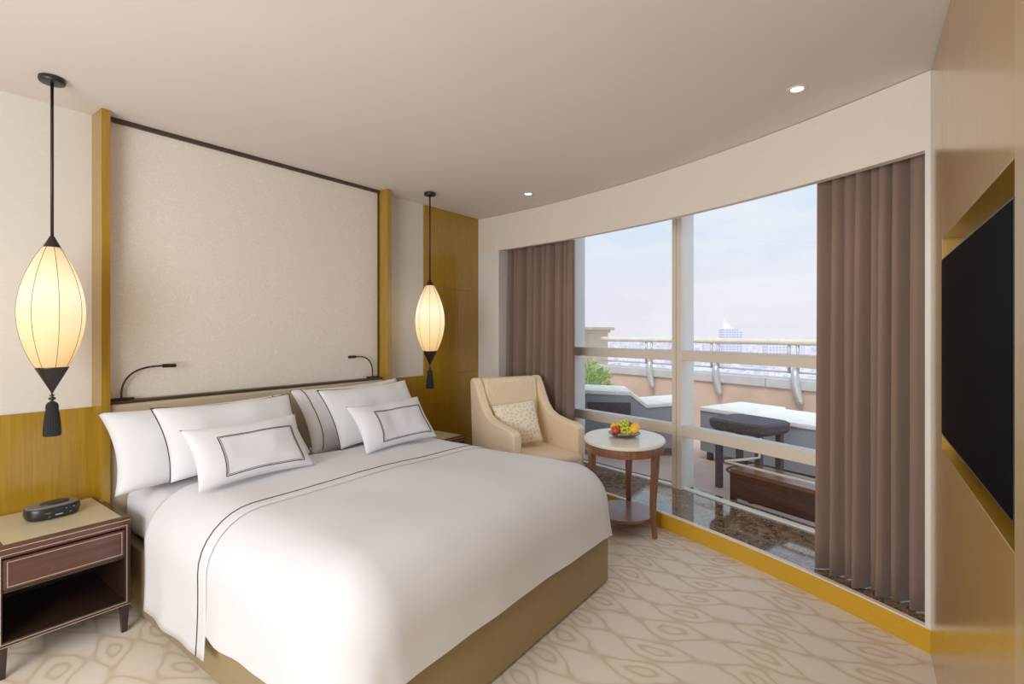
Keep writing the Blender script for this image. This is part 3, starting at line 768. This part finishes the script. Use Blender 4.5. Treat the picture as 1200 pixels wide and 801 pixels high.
# shrub
sb = thing('shrub', 'leafy green shrub in a planter in front of the stone pier', 'shrub', (6.84,3.60,0))
MB().box(-.45,.32,-.28,.5,0,.55).build('planter', M['coping'], sb, bevel=.01)
lv = MB(); rnd = random.Random(11)
for k in range(900):
    a = rnd.uniform(0,2*PI); rr_ = .34*math.sqrt(rnd.random()); z0 = .55+rnd.uniform(-.02,.46)*(1-rr_*1.1)
    b0 = Vector((rr_*math.cos(a)-.05, rr_*math.sin(a)+.08, z0)); d = Vector((math.cos(a)*rnd.uniform(.2,1), math.sin(a)*rnd.uniform(.2,1), rnd.uniform(.3,1.2))).normalized()
    ln = rnd.uniform(.06,.17); sd_ = d.cross(Vector((rnd.uniform(-1,1),rnd.uniform(-1,1),rnd.uniform(-.4,.4)))).normalized()*rnd.uniform(.008,.016)
    mid = b0 + d*ln*.5 + Vector((0,0,.01)); tip = b0 + d*ln - Vector((0,0,.02))
    lv.add([b0, mid-sd_, tip, mid+sd_], [(0,1,2,3)])
lv.build('foliage', M['leaf'], sb)

# outdoor furniture
def to_frame(ax, ay, bx, by):                       # local x from a to b, z up, y to the left
    return (ax, ay, 0), (0,0,math.atan2(by-ay, bx-ax))
def wedge(name, lab, a, b, prof, depth, cushion=True):
    loc, rot = to_frame(*a, *b); t = thing(name, lab, 'lounger', loc, rot)
    n = len(prof); P = [(x, z) for x, z in prof]
    mb = MB(); full = P + [(P[-1][0], .10), (P[0][0], .10)]; m = len(full)
    mb.add([(x, y, z) for y in (0, depth) for x, z in full], [tuple(range(m))[::-1], tuple(range(m,2*m))] + [(i, (i+1) % m, m+(i+1) % m, m+i) for i in range(m)])
    mb.build('wicker_body', M['wickerg'], t)
    c = MB(); th = .045
    vs = [(x, y, z+dz) for y in (-.015, depth+.015) for dz in (0.001, th) for x, z in P]
    fs = []
    for i in range(n-1):
        fs += [(i, i+1, n+i+1, n+i), (2*n+i, 3*n+i, 3*n+i+1, 2*n+i+1), (n+i, n+i+1, 3*n+i+1, 3*n+i), (i, 2*n+i, 2*n+i+1, i+1)]
    fs += [(0, n, 3*n, 2*n), (n-1, 3*n-1, 4*n-1, 2*n-1)]
    c.add(vs, fs).build('cushion_pad', M['cushw'], t, bevel=.006)
    return t
w1 = wedge('sun_lounger', 'grey wicker lounger with white pad and raised back outside the left window bay', (5.30,2.98), (5.95,1.88),
      [(0,.72),(.62,.70),(.80,.56),(1.25,.60)], .62)
MB().box(.12,.62,-.012,0,.47,.62).build('dark_side_panel', M['wicker'], w1)
for x in (.05,1.15):
    for y in (.05,.55): MB().box(x,x+.05,y,y+.05,0,.11).build('leg', M['wicker'], w1)
w2 = wedge('sun_lounger', 'grey wicker lounger with white pad behind the dark wicker table', (5.95,1.75), (5.35,.15),
      [(0,.55),(.55,.55),(.56,.53),(1.7,.53)], .75)
for x in (.05,1.55):
    for y in (.05,.62): MB().box(x,x+.05,y,y+.05,0,.11).build('leg', M['wicker'], w2)
wt = thing('wicker_table', 'dark wicker table with woven rounded top outside the right window bay', 'table', (5.04,1.05,0), (0,0,math.atan2(-.62,-.26)))
loft([(rr(.27,.23,5),.55,0),(rr(.29,.25,5),.58,0),(rr(.29,.25,5),.635,0),(rr(.27,.23,5),.65,0)]).build('woven_top', M['wicker'], wt, smooth=False)
for x in (-.2,.2):
    for y in (-.15,.15): MB().box(x-.025,x+.025,y-.025,y+.025,0,.56).build('leg', M['wicker'], wt)
MB().tube([(.2*math.cos(2*PI*k/24), .15*math.sin(2*PI*k/24), .16) for k in range(24)], .012, 6, True).build('foot_ring', M['wicker'], wt)
# low box with tubular rim close to the glass
loc, rot = to_frame(4.40,1.12,3.96,.06)
lb = thing('low_bench', 'low brown slatted bench with pale tubular frame just outside the right glass', 'bench', loc, rot)
for k in range(4):
    MB().box(.04,1.10,.05+.075*k,.12+.075*k,.30,.33).build('slat', M['walnut_leg'], lb)
MB().tube([(0,.04,.38),(.55,.04,.378),(1.05,.04,.38),(1.14,.06,.39),(1.16,.08,.47),(1.16,.14,.56)], .011, 8).build('tube_frame', M['cream'], lb, smooth=True)
MB().tube([(.0,.04,.38),(.05,.22,.38),(.12,.32,.40),(.12,.34,.56)], .011, 8).build('tube_frame', M['cream'], lb, smooth=True)
for x in (.05,1.06):
    for y in (.08,.32): MB().box(x-.02,x+.02,y-.02,y+.02,0,.30).build('leg', M['darkwood'], lb)

MB().box(.04,1.10,.052,.068,.10,.295).build('front_panel', M['walnut'], lb)
# ------------------------------------------------------------------ city
GZ = -110
struct(MB().prism([(200,-4300),(4300,-4300),(4300,4300),(200,4300)], GZ-1, GZ).build('ground', M['ground']), 'hazy flat city ground far below')
rnd = random.Random(5); cb = MB()
for k in range(2600):
    t = 900*math.exp(rnd.random()*1.5); u = rnd.uniform(-.05,.85)
    x = (.803+.596*u)*t; y = (.596-.803*u)*t
    if any(abs(t-tt) < 110 and abs(600+600*u-pp) < 42 for pp, tt in ((856,1500),(910,1400),(742,2200),(830,2400),(775,2600),(938,2000))): continue
    s = rnd.uniform(6,16)*(t/1500)**.7; h = rnd.uniform(6,26)*(t/1500)**.3
    if rnd.random() < .05: h *= 2.0
    cb.box(x-s, x+s, y-s*rnd.uniform(.5,1.4), y+s, GZ, GZ+h)
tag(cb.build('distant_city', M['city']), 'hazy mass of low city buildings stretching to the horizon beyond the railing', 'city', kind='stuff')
def at(pxx, t): u = (pxx-600)/600; return ((.803+.596*u)*t, (.596-.803*u)*t)
def zof(py, t): return H - (py-388)/600*t
face = math.atan2(-.803,.596)
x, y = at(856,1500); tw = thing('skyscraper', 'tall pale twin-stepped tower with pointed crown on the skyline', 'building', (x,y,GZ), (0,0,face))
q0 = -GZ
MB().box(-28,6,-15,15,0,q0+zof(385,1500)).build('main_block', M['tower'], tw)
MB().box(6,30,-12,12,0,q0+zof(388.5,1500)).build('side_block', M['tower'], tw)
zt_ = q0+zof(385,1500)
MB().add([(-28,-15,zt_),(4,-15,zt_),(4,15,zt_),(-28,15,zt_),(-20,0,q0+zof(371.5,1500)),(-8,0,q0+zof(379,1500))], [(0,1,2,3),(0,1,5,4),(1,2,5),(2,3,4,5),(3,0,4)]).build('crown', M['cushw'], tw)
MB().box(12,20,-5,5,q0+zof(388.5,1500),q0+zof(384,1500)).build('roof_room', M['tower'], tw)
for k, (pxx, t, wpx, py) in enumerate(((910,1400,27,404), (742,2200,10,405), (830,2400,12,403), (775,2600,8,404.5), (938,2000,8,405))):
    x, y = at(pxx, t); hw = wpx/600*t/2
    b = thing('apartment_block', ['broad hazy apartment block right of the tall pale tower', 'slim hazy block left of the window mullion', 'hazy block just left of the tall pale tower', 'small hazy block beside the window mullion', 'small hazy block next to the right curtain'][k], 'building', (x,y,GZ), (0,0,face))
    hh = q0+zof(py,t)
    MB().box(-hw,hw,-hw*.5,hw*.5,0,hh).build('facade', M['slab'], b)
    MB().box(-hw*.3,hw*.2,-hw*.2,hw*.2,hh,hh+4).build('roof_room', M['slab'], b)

# ------------------------------------------------------------------ sky
W = bpy.data.worlds.new('sky'); S.world = W; W.use_nodes = True; nt = W.node_tree; nt.nodes.clear(); L = nt.links
out = N(nt, 'ShaderNodeOutputWorld'); bg = N(nt, 'ShaderNodeBackground'); L.new(bg.outputs[0], out.inputs[0])
tc = N(nt, 'ShaderNodeTexCoord'); sp = N(nt, 'ShaderNodeSeparateXYZ'); L.new(tc.outputs['Generated'], sp.inputs[0])
skyc = ramp(nt, sp.outputs['Z'], [(0, s2l((226,222,236))), (.10, s2l((222,224,240))), (.22, s2l((204,222,242))), (.45, s2l((186,212,240)))])
mp = N(nt, 'ShaderNodeMapping'); mp.inputs['Scale'].default_value = (1.6,1.6,7); L.new(tc.outputs['Generated'], mp.inputs['Vector'])
cn = N(nt, 'ShaderNodeTexNoise', Scale=2.2, Detail=6., Roughness=.55); L.new(mp.outputs[0], cn.inputs['Vector'])
cm = N(nt, 'ShaderNodeMix', data_type='RGBA'); L.new(ramp(nt, cn.outputs['Fac'], [(.46, (0,0,0)), (.68, (.75,.75,.75))]), cm.inputs['Factor'])
L.new(skyc, cm.inputs[6]); cm.inputs[7].default_value = (*s2l((236,238,244)), 1)
L.new(cm.outputs[2], bg.inputs['Color']); bg.inputs['Strength'].default_value = 1.1

# ------------------------------------------------------------------ added fill lights and sun
def area(name, loc, to, sx, sy, e, c):
    l = bpy.data.lights.new(name, 'AREA'); l.shape = 'RECTANGLE'; l.size = sx; l.size_y = sy; l.energy = e; l.color = c
    o = bpy.data.objects.new(name, l); col.objects.link(o); o.location = loc
    o.rotation_euler = (Vector(to)-Vector(loc)).to_track_quat('-Z', 'Y').to_euler(); return o
area('fill_light', (-2.2,1.2,2.3), (2.4,2.0,1.5), 2.2, .8, 41, (.955,.98,1))  # unseen fill added behind the camera to brighten the room
area('fill_light', (-1.5,.9,1.35), (1.5,2.0,2.6), 1.6, 1.4, 76, (.955,.98,1))  # second unseen fill, added to lift the ceiling from below
sun = bpy.data.lights.new('sky_sun', 'SUN'); sun.energy = 2.4; sun.angle = R(25); sun.color = (1,.97,.93)
so = bpy.data.objects.new('sky_sun', sun); col.objects.link(so); so.rotation_euler = Vector((.55,.12,-.83)).to_track_quat('-Z','Y').to_euler()

# ------------------------------------------------------------------ camera
cd = bpy.data.cameras.new('camera'); co = bpy.data.objects.new('camera', cd); col.objects.link(co)
cd.sensor_width = 36; cd.lens = 600/1200*36; cd.clip_start = .02; cd.clip_end = 30000
cd.shift_y = -(400.5-388)/1200
co.location = (0,0,H)
co.rotation_euler = (PI/2, 0, math.atan2(-.803,.596))
S.camera = co
S.view_settings.view_transform = 'Standard'; S.view_settings.look = 'None'; S.view_settings.exposure = 0; S.view_settings.gamma = 1.18
S.cycles.use_denoising = True; S.cycles.max_bounces = 10; S.cycles.diffuse_bounces = 6; S.cycles.sample_clamp_indirect = 6
S.cycles.caustics_reflective = False; S.cycles.caustics_refractive = False
